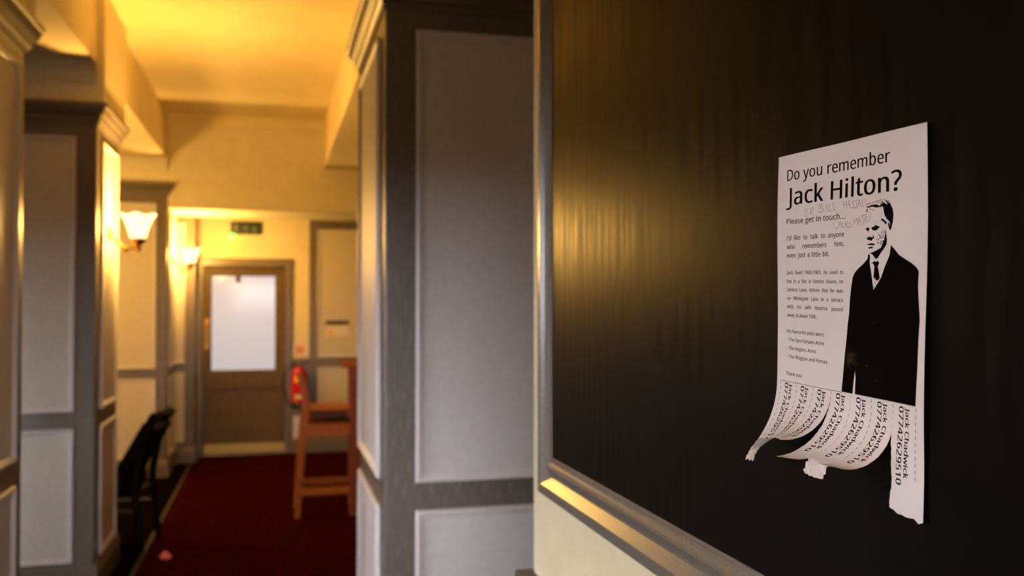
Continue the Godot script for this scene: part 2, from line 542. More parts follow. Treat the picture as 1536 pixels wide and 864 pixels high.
func sheet_point(a: float, b: float, out: float) -> Vector3:
	# millimetres across, down and off the board to world
	var e_a := Vector3(0, -sin(TILT), cos(TILT))
	var e_b := Vector3(0, -cos(TILT), -sin(TILT))
	return Vector3(0.4687, 1.7396, -0.8013) + e_a * (a * 0.001) + e_b * (b * 0.001) + Vector3(-out * 0.001, 0, 0)

# how strip k bends: [total turn in radians, where the bend starts]
func bend(k: int, a: float) -> Array:
	if k < 3:
		return [lerpf(0.95, 2.05, smoothstep(0.0, 80.0, a)), 0.0, 0.0]
	if k < 6:
		return [lerpf(1.55, 1.95, (a - 90.0) / 83.0), lerpf(0.0, 14.0, (a - 90.0) / 83.0), 0.0]
	return [lerpf(0.10, 0.0, (a - 173.0) / 30.0), 20.0, 0.0]

func rest_out(a: float, b: float) -> float:
	# the sheet is not quite flat on the board
	return 0.6 + 0.5 * sin(a * 0.045 + b * 0.02) + 0.5 * sin(b * 0.031 - a * 0.02) + 0.5

func strip_point(k: int, a: float, s: float, length: float, fold_tip: float) -> Vector3:
	var q := bend(k, a)
	var out := rest_out(a, FOLD)
	var down := FOLD
	var steps := 24
	var ds := s / steps
	for i in steps:
		var t := ds * (i + 0.5)
		var f: float = q[0] * clampf((t - q[1]) / (85.0 - q[1]), 0.0, 1.0)
		if fold_tip > 0.0 and t > length - fold_tip:
			f = 0.5
		if k == 6:
			f = q[0] * sin(t / 85.0 * PI * 1.6)
		out += sin(f) * ds
		down += cos(f) * ds
	return sheet_point(a, down, maxf(out, 0.4))

func paper_mesh(rows: Array, front: Material) -> ArrayMesh:
	# rows of [point, uv]; a printed face and a plain back a hair behind it
	var mesh := ArrayMesh.new()
	for side in 2:
		var st := SurfaceTool.new()
		st.begin(Mesh.PRIMITIVE_TRIANGLES)
		st.set_smooth_group(1)
		for j in rows.size() - 1:
			for i in rows[j].size() - 1:
				var c := [rows[j][i], rows[j][i + 1], rows[j + 1][i + 1], rows[j + 1][i]]
				var n: Vector3 = ((c[1][0] - c[0][0]).cross(c[3][0] - c[0][0])).normalized()
				for t in ([0, 1, 2, 0, 2, 3] if side == 0 else [0, 2, 1, 0, 3, 2]):
					st.set_uv(c[t][1])
					st.add_vertex(c[t][0] + (Vector3.ZERO if side == 0 else n * 0.00018))
		st.generate_normals()
		st.commit(mesh)
		mesh.surface_set_material(side, front if side == 0 else M.paper_back)
	return mesh

func make_notice() -> void:
	var print_tex := make_print()
	var front := mat(Color.WHITE, 0.85)
	front.metallic_specular = 0.12
	front.albedo_texture = print_tex
	front.texture_repeat = false
	front.cull_mode = BaseMaterial3D.CULL_DISABLED
	var root := thing("paper_notice", "white tear-off notice with a portrait in a dark coat, fixed to the black board", "notice", sheet_point(105, 297, 0))
	var back_to := -root.position
	var rows := []
	for j in 44:
		var row := []
		for i in 31:
			var a := 210.0 * i / 30.0
			var b := FOLD * j / 43.0
			row.append([sheet_point(a, b, rest_out(a, b)) + back_to, Vector2(a / 210.0, b / 297.0)])
		rows.append(row)
	var sheet := MeshInstance3D.new()
	sheet.name = "sheet"
	sheet.mesh = paper_mesh(rows, front)
	root.add_child(sheet, true)
	var rng := RandomNumberGenerator.new()
	rng.seed = 19
	var lengths := [84.0, 79.0, 70.0, 82.0, 84.0, 80.0, 84.0]
	var tips := [12.0, 0.0, 0.0, 0.0, 13.0, 0.0, 0.0]
	for k in 7:
		var a0 := 6.2 + 27.85 * k if k > 0 else 0.0
		var a1 := 6.2 + 27.85 * (k + 1) if k < 6 else 210.0
		rows = []
		var n := 40
		var torn := []
		for i in 9:
			torn.append(rng.randf_range(-2.0, 2.0) + (3.0 * (i / 8.0 - 0.5) if k % 2 == 0 else -4.0 * (i / 8.0 - 0.5)))
		for j in n + 1:
			var row := []
			for i in 9:
				var f := float(j) / n
				var rag := 0.55 * sin(f * 21.0 + k * 2.0) * sin(f * 47.0 + k) * smoothstep(0.15, 0.4, f)
				var lo := a0 + (rag if (k == 3 or k == 6) else 0.0) + (0.25 if k == 4 else 0.0)
				var hi := a1 + (-absf(rag) if (k == 2 or k == 5) else 0.0)
				if k == 6:
					lo += 3.0 * smoothstep(0.2, 0.7, f) - 4.5 * smoothstep(0.75, 1.0, f)
				if k == 2:
					hi -= 2.0 * smoothstep(0.3, 1.0, f)
				if k == 5:
					hi -= 1.2 * smoothstep(0.2, 1.0, f)
				var a := lerpf(lo, hi, i / 8.0)
				var s: float = (lengths[k] + torn[i] * 0.8) * f
				row.append([strip_point(k, a, s, lengths[k], tips[k]) + back_to, Vector2(a / 210.0, (FOLD + s) / 297.0)])
			rows.append(row)
		var o := MeshInstance3D.new()
		o.name = "tear_off_strip"
		o.mesh = paper_mesh(rows, front)
		root.add_child(o, true)

# ------------------------------------------------------------------ builders
const PANEL_EDGE := [Vector2(-0.018, 0.0), Vector2(-0.016, 0.009), Vector2(-0.010, 0.014), Vector2(-0.004, 0.013), Vector2(0.002, 0.008), Vector2(0.008, 0.006), Vector2(0.012, 0.0)]
const CORNICE := [Vector2(0.0, 0.0), Vector2(0.010, 0.0), Vector2(0.012, 0.014), Vector2(0.022, 0.024), Vector2(0.024, 0.044), Vector2(0.040, 0.062), Vector2(0.052, 0.088), Vector2(0.060, 0.094), Vector2(0.060, 0.118), Vector2(0.0, 0.120)]
const SKIRTING := [Vector2(0.0, 0.0), Vector2(0.022, 0.0), Vector2(0.022, 0.125), Vector2(0.016, 0.132), Vector2(0.018, 0.142), Vector2(0.010, 0.160), Vector2(0.0, 0.165)]

# a painted panel with its moulding, n out of the wall, u along it
func add_panel(parent: Node3D, c: Vector3, u: Vector3, n: Vector3, hw: float, hh: float, paint: Material = null) -> void:
	var st := begin()
	obox(st, c + n * 0.001, u.abs() * hw + Vector3.UP * hh + n.abs() * 0.004)
	var p := part("panel", st, paint if paint else M.panel_warm_lit, parent)
	st = begin()
	panel_moulding(st, c + n * 0.004, u, Vector3.UP, hw, hh, n, PANEL_EDGE)
	part("panel_moulding", st, M.moulding, p)

func ring(x0: float, x1: float, z0: float, z1: float, y: float) -> Array:
	return [[Vector3(x0, y, z0), Vector3(x1, y, z0), Vector3(x1, y, z1), Vector3(x0, y, z1)], [Vector3(-1, 0, 1), Vector3(1, 0, 1), Vector3(1, 0, -1), Vector3(-1, 0, -1)]]

# panels: "front" [x0, x1], "side" [z0, z1] on the corridor side
func pillar(label: String, x0: float, x1: float, z0: float, z1: float, front: Array, side: Array, side_x: float, body: Material, paint: Material = null) -> Node3D:
	var t := thing("pillar", label, "pillar", Vector3((x0 + x1) * 0.5, 0, (z0 + z1) * 0.5), "panelled pillars along the corridor")
	var o := -t.position
	var st := begin()
	box(st, x0 + o.x, x1 + o.x, 0.0, 2.60, z0 + o.z, z1 + o.z, 0.006)
	part("shaft", st, body, t)
	for r in [[1.02, 2.50], [0.20, 0.895]]:
		var cy: float = (r[0] + r[1]) * 0.5
		var hh: float = (r[1] - r[0]) * 0.5
		if front.size() > 0:
			add_panel(t, Vector3((front[0] + front[1]) * 0.5, cy, z0) + o, Vector3.RIGHT, Vector3.BACK, (front[1] - front[0]) * 0.5, hh, paint)
		var nx := Vector3.RIGHT if side_x > (x0 + x1) * 0.5 else Vector3.LEFT
		add_panel(t, Vector3(side_x, cy, (side[0] + side[1]) * 0.5) + o, Vector3.BACK, nx, absf(side[1] - side[0]) * 0.5, hh, paint)
	var r4 := ring(x0 + o.x, x1 + o.x, z0 + o.z, z1 + o.z, 2.585)
	st = begin()
	sweep(st, r4[0], r4[1], Vector3.UP, CORNICE)
	part("cornice", st, M.taupe, t)
	r4 = ring(x0 + o.x, x1 + o.x, z0 + o.z, z1 + o.z, 0.0)
	st = begin()
	sweep(st, r4[0], r4[1], Vector3.UP, SKIRTING)
	part("skirting", st, M.taupe, t)
	return t

func sconce(at: Vector3, label: String, strength := 1.0) -> void:
	# at: on the wall face x = at.x, plate centre; lamp stands out towards +x
	var t := thing("wall_sconce", label, "wall lamp", at, "wall lamps with frosted glass shades")
	var st := begin()
	lathe(st, Vector3.ZERO, [Vector2(0.0, 0.026), Vector2(0.018, 0.024), Vector2(0.030, 0.016), Vector2(0.046, 0.012), Vector2(0.050, 0.006), Vector2(0.052, 0.0)], 24, 0, 0.0, Vector3.RIGHT)
	part("wall_plate", st, M.brass, t)
	st = begin()
	tube(st, smooth_path([Vector3(0.015, 0, 0), Vector3(0.05, -0.045, 0), Vector3(0.10, -0.085, 0), Vector3(0.15, -0.075, 0), Vector3(0.17, -0.045, 0)]), 0.009)
	lathe(st, Vector3(0.095, -0.088, 0), [Vector2(0.0, -0.022), Vector2(0.014, -0.016), Vector2(0.02, 0.0), Vector2(0.014, 0.016), Vector2(0.0, 0.022)], 14)
	part("arm", st, M.brass, t)
	st = begin()
	lathe(st, Vector3(0.17, -0.105, 0), [Vector2(0.0, 0.0), Vector2(0.014, 0.006), Vector2(0.020, 0.018), Vector2(0.014, 0.032), Vector2(0.022, 0.044), Vector2(0.040, 0.060), Vector2(0.046, 0.072), Vector2(0.042, 0.080)], 20)
	part("lamp_holder", st, M.brass, t)
	st = begin()
	lathe(st, Vector3(0.17, -0.03, 0), [Vector2(0.038, 0.0), Vector2(0.046, 0.012), Vector2(0.054, 0.040), Vector2(0.066, 0.080), Vector2(0.082, 0.116), Vector2(0.094, 0.136), Vector2(0.102, 0.146)], 36, 6, 0.055)
	part("glass_shade", st, M.lamp_glass, t, "glowing frosted glass shade with a wavy rim")
	st = begin()
	lathe(st, Vector3(0.17, 0.0, 0), [Vector2(0.010, -0.02), Vector2(0.014, 0.0), Vector2(0.022, 0.03), Vector2(0.024, 0.05), Vector2(0.016, 0.07), Vector2(0.0, 0.078)], 14)
	part("light_bulb", st, M.lamp_glass, t)
	var l := OmniLight3D.new()
	l.name = "sconce_glow"
	l.position = Vector3(0.17, 0.05, 0)
	l.light_color = LAMP_COLOR
	l.light_energy = LAMP_ENERGY * strength
	l.light_size = 0.05
	l.omni_range = 14.0
	l.omni_attenuation = 2.0
	l.shadow_enabled = true
	t.add_child(l)
	# the open top throws the bulb's light straight up
	var s := SpotLight3D.new()
	s.name = "sconce_uplight"
	s.position = Vector3(0.17, 0.06, 0)
	s.rotation_degrees = Vector3(90, 0, 0)
	s.light_color = LAMP_COLOR
	s.light_energy = LAMP_UP * strength
	s.light_size = 0.04
	s.spot_range = 14.0
	s.spot_attenuation = 2.0
	s.spot_angle = 62.0
	s.spot_angle_attenuation = 0.9
	s.shadow_enabled = true
	t.add_child(s)

# a lit pendant in the bay behind the second pillar: it warms the cross beam, the far pillar and the bay ceiling
func pendant() -> void:
	var t := thing("pendant_lamp", "lit brass pendant lamp with a glass bowl hanging in the bay behind the black chair", "ceiling lamp", Vector3(-2.05, 2.0, -7.45))
	var st := begin()
	tube(st, [Vector3(0, 0.12, 0), Vector3(0, 0.90, 0)], 0.008)
	lathe(st, Vector3(0, 0.87, 0), [Vector2(0.02, 0.0), Vector2(0.05, 0.03), Vector2(0.055, 0.05)], 20)
	part("stem", st, M.brass, t)
	st = begin()
	lathe(st, Vector3.ZERO, [Vector2(0.0, -0.10), Vector2(0.10, -0.09), Vector2(0.18, -0.055), Vector2(0.225, 0.0), Vector2(0.19, 0.05), Vector2(0.10, 0.09), Vector2(0.02, 0.12)], 32)
	part("glass_shade", st, M.lamp_glass, t)
	var l := OmniLight3D.new()
	l.name = "pendant_glow"
	l.light_color = LAMP_COLOR
	l.light_energy = PENDANT_ENERGY
	l.light_size = 0.2
	l.omni_range = 14.0
	l.omni_attenuation = 2.0
	l.shadow_enabled = true
	t.add_child(l)

# ------------------------------------------------------------------ light settings
const LAMP_COLOR := Color(1.0, 0.75, 0.36)
const LAMP_ENERGY := 1.6
const LAMP_UP := 1.5
const PENDANT_ENERGY := 2.3

func _ready() -> void:
	# camera: 1.6 m up, turned to the right of the corridor and a touch upwards, focused on the notice
	var cam := Camera3D.new()
	cam.name = "camera"
	var attr := CameraAttributesPhysical.new()
	attr.frustum_focal_length = 38.889
	attr.frustum_focus_distance = 0.80
	attr.exposure_aperture = 7.5
	cam.attributes = attr
	cam.fov = 34.30
	cam.near = 0.05
	cam.far = 60.0
	cam.position = Vector3(0, 1.6, 0)
	cam.rotation_degrees = Vector3(0.9412, -14.2653, 0)
	add_child(cam)
	cam.current = true
	# overcast sky over a dark street, seen only through the window behind the camera
	var env := Environment.new()
	env.background_mode = Environment.BG_SKY
	var sky := Sky.new()
	var sm := ProceduralSkyMaterial.new()
	sm.sky_top_color = Color(0.86, 0.85, 0.90)
	sm.sky_horizon_color = Color(0.94, 0.93, 0.96)
	sm.ground_horizon_color = Color(0.08, 0.08, 0.08)
	sm.ground_bottom_color = Color(0.06, 0.06, 0.06)
	sm.sky_energy_multiplier = 1.0
	sm.ground_energy_multiplier = 1.0
	sky.sky_material = sm
	env.sky = sky
	env.background_energy_multiplier = 36.0
	env.tonemap_mode = Environment.TONE_MAPPER_LINEAR
	env.tonemap_exposure = 1.0
	env.sdfgi_enabled = true
	env.ssao_enabled = true
	env.ssil_enabled = true
	var we := WorldEnvironment.new()
	we.name = "environment"
	we.environment = env
	add_child(we)

	make_materials()
	shell()
	end_wall()
	pillars()
	noticeboard()
	make_notice()
	sconce(Vector3(LEFT_X, 2.01, -5.90), "lit brass wall lamp with glass shade on the pillar beside the black chair")
	sconce(Vector3(LEFT_X, 2.01, -9.43), "lit brass wall lamp with glass shade next to the glazed door")
	sconce(Vector3(LEFT_X, 2.01, 1.20), "lit brass wall lamp with glass shade on the pillar behind the viewer", 0.3)
	pendant()
	high_chair()
	black_chair()
	extinguisher()
	signs()
	var w := thing("paper_wrapper", "small crumpled pink wrapper lying on the red carpet", "litter", Vector3(-0.654, 0.012, -6.2))
	var st := begin()
	lathe(st, Vector3.ZERO, [Vector2(0.0, -0.002), Vector2(0.030, -0.002), Vector2(0.038, 0.004), Vector2(0.022, 0.009), Vector2(0.0, 0.010)], 12, 3, 0.3)
	part("crumpled_foil", st, M.pink, w)

# ------------------------------------------------------------------ room shell
func shell() -> void:
	var f := structure("floor", "dark boarded floor of the seating bays", "floor")
	boxpart("boards", M.dark_floor, f, -3.4, -0.815, -0.2, 0.010, -10.6, 2.8)
	boxpart("subfloor", M.dark_floor, f, -0.815, 3.2, -0.2, 0.0, -10.6, 2.8)
	var cp := thing("carpet", "deep red mottled carpet running down the corridor to the door", "carpet", Vector3(1.0, 0.0, -4.0))
	boxpart("pile", M.carpet, cp, -1.79, -0.68, 0.0, 0.010, -5.80, 6.7)
	boxpart("pile", M.carpet, cp, -0.68, 2.19, 0.0, 0.010, -5.80, -0.06)
	boxpart("pile", M.carpet, cp, -1.73, -0.83, 0.0, 0.010, -6.22, -5.80)
	boxpart("pile", M.carpet, cp, -0.83, 2.19, 0.0, 0.010, -6.19, -5.80)
	boxpart("edging_strip", M.edging, cp, -1.815, -1.79, 0.0, 0.011, -5.78, 6.7)
	var c := structure("ceiling", "cream ceiling, higher over the corridor than over the bays", "ceiling")
	boxpart("corridor_ceiling", M.ceiling, c, LEFT_X, 0.45, CEIL_Y, 3.6, -9.07, -2.6)
	boxpart("bay_ceiling", M.ceiling, c, -3.4, LEFT_X, LOW_Y, 3.6, -10.6, 2.8)
	boxpart("bay_ceiling", M.ceiling, c, 0.45, 3.2, LOW_Y - 0.04, 3.6, -10.6, 2.8)
	boxpart("lobby_ceiling", M.ceiling, c, LEFT_X, 0.45, LOW_Y, 3.6, -10.6, -9.95)
	boxpart("near_ceiling", M.ceiling, c, LEFT_X, 0.45, LOW_Y, 3.6, -2.6, 2.8)
	var hd := structure("wall_header", "cream beam across the corridor in front of the door lobby", "beam")
	boxpart("beam", M.cream, hd, LEFT_X, 3.2, 2.47, CEIL_Y, -9.07, -9.95, 0.01)
	var st := begin()
	var cove := [Vector2(0.0, -0.09), Vector2(0.012, -0.085), Vector2(0.022, -0.05), Vector2(0.045, -0.022), Vector2(0.08, -0.010), Vector2(0.085, 0.0)]
	sweep(st, [Vector3(LEFT_X, CEIL_Y, -9.07), Vector3(0.45, CEIL_Y, -9.07)], [Vector3.BACK, Vector3.BACK], Vector3.UP, cove, false, true)
	part("coving", st, M.ceiling, hd)
	var wl := structure("wall_left", "unseen outer wall behind the seating bays, painted grey to cut reflections and bounced light", "wall")
	var sl := begin()
	box(sl, -3.6, -3.4, 0.0, 3.6, -10.6, -2.70)
	box(sl, -3.6, -3.4, 0.0, 3.6, -1.35, 2.8)
	box(sl, -3.6, -3.4, 0.0, 0.80, -2.70, -1.35)
	box(sl, -3.6, -3.4, 2.15, 3.6, -2.70, -1.35)
	part("panelling", sl, M.taupe, wl)  # unseen plain wall, darkened so the board mirrors less and bounce drops
	var w2 := structure("window_2", "window in the outer wall, across the room from the black noticeboard", "window")
	sl = begin()
	for z in [-2.67, -2.025, -1.38]:
		box(sl, -3.54, -3.46, 0.80, 2.15, z - 0.03, z + 0.03)
	box(sl, -3.54, -3.46, 0.80, 0.86, -2.70, -1.35)
	box(sl, -3.54, -3.46, 2.09, 2.15, -2.70, -1.35)
	part("frame", sl, M.moulding, w2)
	for z in [[-2.64, -2.055], [-1.995, -1.41]]:
		sl = begin()
		var pa := Vector3(-3.5, 0.86, z[0])
		var pb := Vector3(-3.5, 0.86, z[1])
		tri(sl, pa, pa + Vector3(0, 1.23, 0), pb + Vector3(0, 1.23, 0))
		tri(sl, pa, pb + Vector3(0, 1.23, 0), pb)
		part("pane", sl, M.pane, w2)
	var wo := structure("wall_outer", "unseen outer wall on the far side of the room, painted grey to cut bounced light", "wall")
	boxpart("panelling", M.taupe, wo, 3.2, 3.4, 0.0, 3.6, -10.6, 2.8)  # unseen plain wall, its dark paint chosen to lower the bounced light
	# wall with the window, behind the camera
	var wb := structure("wall_back", "unseen wall with a wide window behind the viewer, painted grey to cut bounced light", "wall")
	st = begin()
	box(st, -3.6, -3.3, 0.0, 3.6, 2.8, 3.0)
	box(st, 0.30, 3.4, 0.0, 3.6, 2.8, 3.0)
	box(st, -3.3, 0.30, 0.0, 0.85, 2.8, 3.0)
	box(st, -3.3, 0.30, 2.15, 3.6, 2.8, 3.0)
	part("panelling", st, M.taupe, wb)  # plain boxes out of view, painted dark to reduce bounce
	var wn := structure("window_1", "wide three-light window behind the viewer", "window")
	st = begin()
	for x in [-3.27, -2.10, -0.90, 0.27]:
		box(st, x - 0.03, x + 0.03, 0.85, 2.15, 2.86, 2.94)
	box(st, -3.3, 0.30, 0.85, 0.91, 2.86, 2.94)
	box(st, -3.3, 0.30, 2.09, 2.15, 2.86, 2.94)
	part("frame", st, M.moulding, wn)
	for x in [[-3.24, -2.13], [-2.07, -0.93], [-0.87, 0.24]]:
		st = begin()
		var a := Vector3(x[0], 0.91, 2.9)
		var b := Vector3(x[1], 0.91, 2.9)
		var h := Vector3(0, 1.18, 0)
		tri(st, a, a + h, b + h)
		tri(st, a, b + h, b)
		part("pane", st, M.pane, wn)

func end_wall() -> void:
	var w := structure("wall_end", "cream end wall with grey panelling around the glazed door", "wall")
	var z := END_Z
	var st := begin()
	box(st, -3.4, -0.767, 0.0, 3.6, z - 0.35, z)
	box(st, 0.179, 3.2, 0.0, 3.6, z - 0.35, z)
	box(st, -0.767, 0.179, 2.075, 3.6, z - 0.35, z)
	box(st, -0.767, 0.179, 0.0, 2.075, z - 0.35, z - 0.2)
	part("plaster", st, M.cream, w)
	# grey pier on the left of the door
	st = begin()
	box(st, LEFT_X, -0.775, 0.0, LOW_Y, z, -9.83, 0.004)
	part("pier", st, M.taupe, w)
	for r in [[1.02, 2.38], [0.24, 0.895]]:
		add_panel(w, Vector3(-0.915, (r[0] + r[1]) * 0.5, -9.83), Vector3.RIGHT, Vector3.BACK, 0.03, (r[1] - r[0]) * 0.5)
	st = begin()
	sweep(st, [Vector3(LEFT_X, 0, -9.83), Vector3(-0.775, 0, -9.83), Vector3(-0.775, 0, z)], [Vector3(0, 0, 1), Vector3(1, 0, 1), Vector3(1, 0, 0)], Vector3.UP, SKIRTING, false)
	part("skirting", st, M.taupe, w)
	# grey dado on the right of the door and the tall panelled section beyond it
	boxpart("dado", M.taupe, w, 0.179, 0.36, 0.0, 0.975, z, z + 0.012)
	boxpart("dado_rail", M.taupe, w, 0.185, 0.36, 0.975, 1.02, z, z + 0.04, 0.006)
	boxpart("panelling", M.taupe, w, 0.358, 2.6, 0.0, 2.49, z, z + 0.03, 0.004)
	for x in [[0.465, 0.875], [1.05, 1.55], [1.73, 2.3]]:
		for r in [[1.035, 2.376], [0.22, 0.897]]:
			add_panel(w, Vector3((x[0] + x[1]) * 0.5, (r[0] + r[1]) * 0.5, z + 0.03), Vector3.RIGHT, Vector3.BACK, (x[1] - x[0]) * 0.5, (r[1] - r[0]) * 0.5)
	st = begin()
	sweep(st, [Vector3(0.2, 0, z + 0.03), Vector3(2.6, 0, z + 0.03)], [Vector3(0, 0, 1), Vector3(0, 0, 1)], Vector3.UP, SKIRTING, false)
	part("skirting", st, M.taupe, w)

	var d := structure("door_1", "grey painted door with a large frosted glass pane and brass kick plate", "door")
	st = begin()
	box(st, -0.767, -0.722, 0.0, 2.0, z - 0.12, z + 0.03, 0.006)
	part("jamb", st, M.taupe, d)
	st = begin()
	box(st, 0.112, 0.179, 0.0, 2.0, z - 0.12, z + 0.03, 0.006)
	part("jamb", st, M.taupe, d)
	st = begin()
	box(st, -0.767, 0.179, 1.99, 2.075, z - 0.12, z + 0.035, 0.006)
	part("lintel", st, M.taupe, d)
	# leaf: stiles and rails round the glass and the lower panel
	st = begin()
	var lz0 := z - 0.075
	var lz1 := z - 0.03
	box(st, -0.720, -0.658, 0.01, 1.985, lz0, lz1, 0.004)
	box(st, 0.020, 0.110, 0.01, 1.985, lz0, lz1, 0.004)
	box(st, -0.658, 0.020, 1.905, 1.985, lz0, lz1, 0.004)
	box(st, -0.658, 0.020, 0.69, 0.88, lz0, lz1, 0.004)
	box(st, -0.658, 0.020, 0.01, 0.13, lz0, lz1, 0.004)
	part("leaf", st, M.door_wood, d)
	boxpart("lower_panel", M.door_wood, d, -0.658, 0.020, 0.13, 0.69, lz0 + 0.01, lz1 - 0.015)
	boxpart("window_glass", M.frosted, d, -0.658, 0.020, 0.88, 1.905, lz0 + 0.012, lz1 - 0.018)
	st = begin()
	panel_moulding(st, Vector3(-0.319, 1.3925, lz1 - 0.018), Vector3.RIGHT, Vector3.UP, 0.339, 0.5125, Vector3.BACK, [Vector2(-0.004, 0.02), Vector2(0.006, 0.018), Vector2(0.014, 0.006), Vector2(0.016, 0.0)])
	part("glazing_bead", st, M.door_wood, d)
	boxpart("kick_plate", M.brass_worn, d, -0.715, 0.106, 0.03, 0.118, lz1, lz1 + 0.004, 0.001)
	var fp := boxpart("finger_plate", M.brass_worn, d, -0.712, -0.668, 1.12, 1.44, lz1, lz1 + 0.004, 0.001)
	st = begin()
	tube(st, smooth_path([Vector3(-0.69, 1.18, lz1), Vector3(-0.69, 1.18, lz1 + 0.05), Vector3(-0.69, 1.28, lz1 + 0.06), Vector3(-0.69, 1.38, lz1 + 0.05), Vector3(-0.69, 1.38, lz1)]), 0.008)
	part("handle", st, M.brass_worn, fp)
	boxpart("threshold", M.grey_metal, d, -0.767, 0.179, 0.0, 0.018, z - 0.12, z + 0.02, 0.004)
	# small dark latch sign at the head of the glass
	boxpart("sticker", M.dark_print, d, -0.40, -0.35, 1.82, 1.90, lz1 - 0.018, lz1 - 0.016)

# ------------------------------------------------------------------ pillars
func upper(t: Node3D, x0: float, x1: float, z0: float, z1: float, top: float, proud: Array) -> void:
	var o := -t.position
	var st := begin()
	box(st, x0 + o.x, x1 + o.x, 2.70, top, z0 + o.z, z1 + o.z)
	if proud.size() > 0:
		box(st, proud[0] + o.x, proud[1] + o.x, 2.70, CEIL_Y, z0 + 0.02 + o.z, z1 + o.z)
	part("upper_block", st, M.cream, t)

func pillars() -> void:
	var p := pillar("grey panelled pillar without a lamp, standing before the lamp pillar by the black chair", -1.52, LEFT_X, -3.29, -4.01, [-1.42, -1.06], [-3.40, -3.865], LEFT_X, M.taupe)
	upper(p, -1.52, LEFT_X, -3.29, -4.01, LOW_Y, [LEFT_X, -0.915])
	p = pillar("grey pillar with pale panels carrying a wall lamp beside the black chair", -1.676, LEFT_X, -5.55, -6.27, [-1.55, -1.078], [-5.69, -6.18], LEFT_X, M.taupe)
	upper(p, -1.676, LEFT_X, -5.55, -6.27, LOW_Y, [LEFT_X, -0.915])
	p = pillar("grey pillar with pale panels carrying the wall lamp nearest the glazed door", -1.676, LEFT_X, -9.07, -9.83, [-1.55, -1.066], [-9.20, -9.70], LEFT_X, M.taupe)
	upper(p, -1.676, LEFT_X, -9.07, -9.83, LOW_Y, [])
	p = pillar("grey panelled pillar with a lamp, behind the viewer beside the window", -1.676, LEFT_X, 1.56, 0.84, [-1.55, -1.078], [1.42, 0.95], LEFT_X, M.taupe)
	upper(p, -1.676, LEFT_X, 1.56, 0.84, LOW_Y, [])
	p = pillar("scuffed grey pillar with plain white panels between the black board and the high chair", RIGHT_X, 1.15, -3.10, -4.02, [0.474, 1.03], [-3.225, -3.93], RIGHT_X, M.taupe_worn, M.panel)
	upper(p, RIGHT_X, 1.15, -3.10, -4.02, LOW_Y - 0.04, [])
	# cove under the bay ceilings, against the pillar faces
	for z in [-5.55, -9.07]:
		var tr := structure("trim_1" if z > -6.0 else "trim_2", "cream coving where the bay ceiling meets the pillar", "coving")
		var st := begin()
		var cove := [Vector2(0.0, -0.11), Vector2(0.012, -0.10), Vector2(0.022, -0.06), Vector2(0.045, -0.026), Vector2(0.08, -0.010), Vector2(0.085, 0.0)]
		sweep(st, [Vector3(-1.676, LOW_Y, z), Vector3(LEFT_X, LOW_Y, z)], [Vector3.BACK, Vector3.BACK], Vector3.UP, cove, false, true)
		part("coving", st, M.cream, tr)

# ------------------------------------------------------------------ noticeboard wall
func noticeboard() -> void:
	var w := structure("wall_right", "cream wall that carries the framed black noticeboard", "wall")
	boxpart("plaster", M.cream, w, WALL_X, 0.75, 0.0, LOW_Y, -1.748, 2.8, 0.004)
	var st := begin()
	sweep(st, [Vector3(0.75, 1.045, -1.748), Vector3(WALL_X, 1.045, -1.748), Vector3(WALL_X, 1.045, 2.8)], [Vector3(0, 0, -1), Vector3(-1, 0, -1), Vector3(-1, 0, 0)], Vector3.UP, [Vector2(0, -0.03), Vector2(0.012, -0.03), Vector2(0.014, -0.008), Vector2(0.026, 0.006), Vector2(0.03, 0.02), Vector2(0.028, 0.034), Vector2(0.0, 0.038)], false)
	part("dado_rail", st, M.taupe, w)
	var b := thing("noticeboard", "large satin black noticeboard in a moulded grey frame on the cream wall", "board", Vector3(WALL_X, 1.257, -0.65))
	var o := -b.position
	var z0 := -1.642
	var z1 := 0.35
	var y0 := 1.257
	var y1 := 2.45
	boxpart("black_panel", M.board, b, -0.016, 0.0, y0 + 0.062 + o.y, y1 - 0.062 + o.y, z0 + 0.062 + o.z, z1 - 0.062 + o.z)
	var prof := [Vector2(0.0, 0.0), Vector2(0.0, 0.0185), Vector2(0.0015, 0.0215), Vector2(0.0165, 0.022), Vector2(0.0185, 0.0218), Vector2(0.0345, 0.0110), Vector2(0.0385, 0.0114), Vector2(0.0465, 0.0140), Vector2(0.0495, 0.0180), Vector2(0.0515, 0.0222), Vector2(0.0545, 0.0232), Vector2(0.058, 0.0222), Vector2(0.0605, 0.0198), Vector2(0.064, 0.0182), Vector2(0.0685, 0.0176), Vector2(0.070, 0.0182), Vector2(0.0725, 0.0176), Vector2(0.074, 0.0155)]
	var cs := [Vector3(0, y0, z0) + o * Vector3(0, 1, 1), Vector3(0, y0, z1) + o * Vector3(0, 1, 1), Vector3(0, y1, z1) + o * Vector3(0, 1, 1), Vector3(0, y1, z0) + o * Vector3(0, 1, 1)]
	var ms := [Vector3(0, 1, 1), Vector3(0, 1, -1), Vector3(0, -1, -1), Vector3(0, -1, 1)]
	for i in 4:
		var k := (i + 1) % 4
		st = begin()
		sweep(st, [cs[i], cs[k]], [ms[i], ms[k]], Vector3.LEFT, prof, false)
		part("frame_moulding", st, M.frame, b)

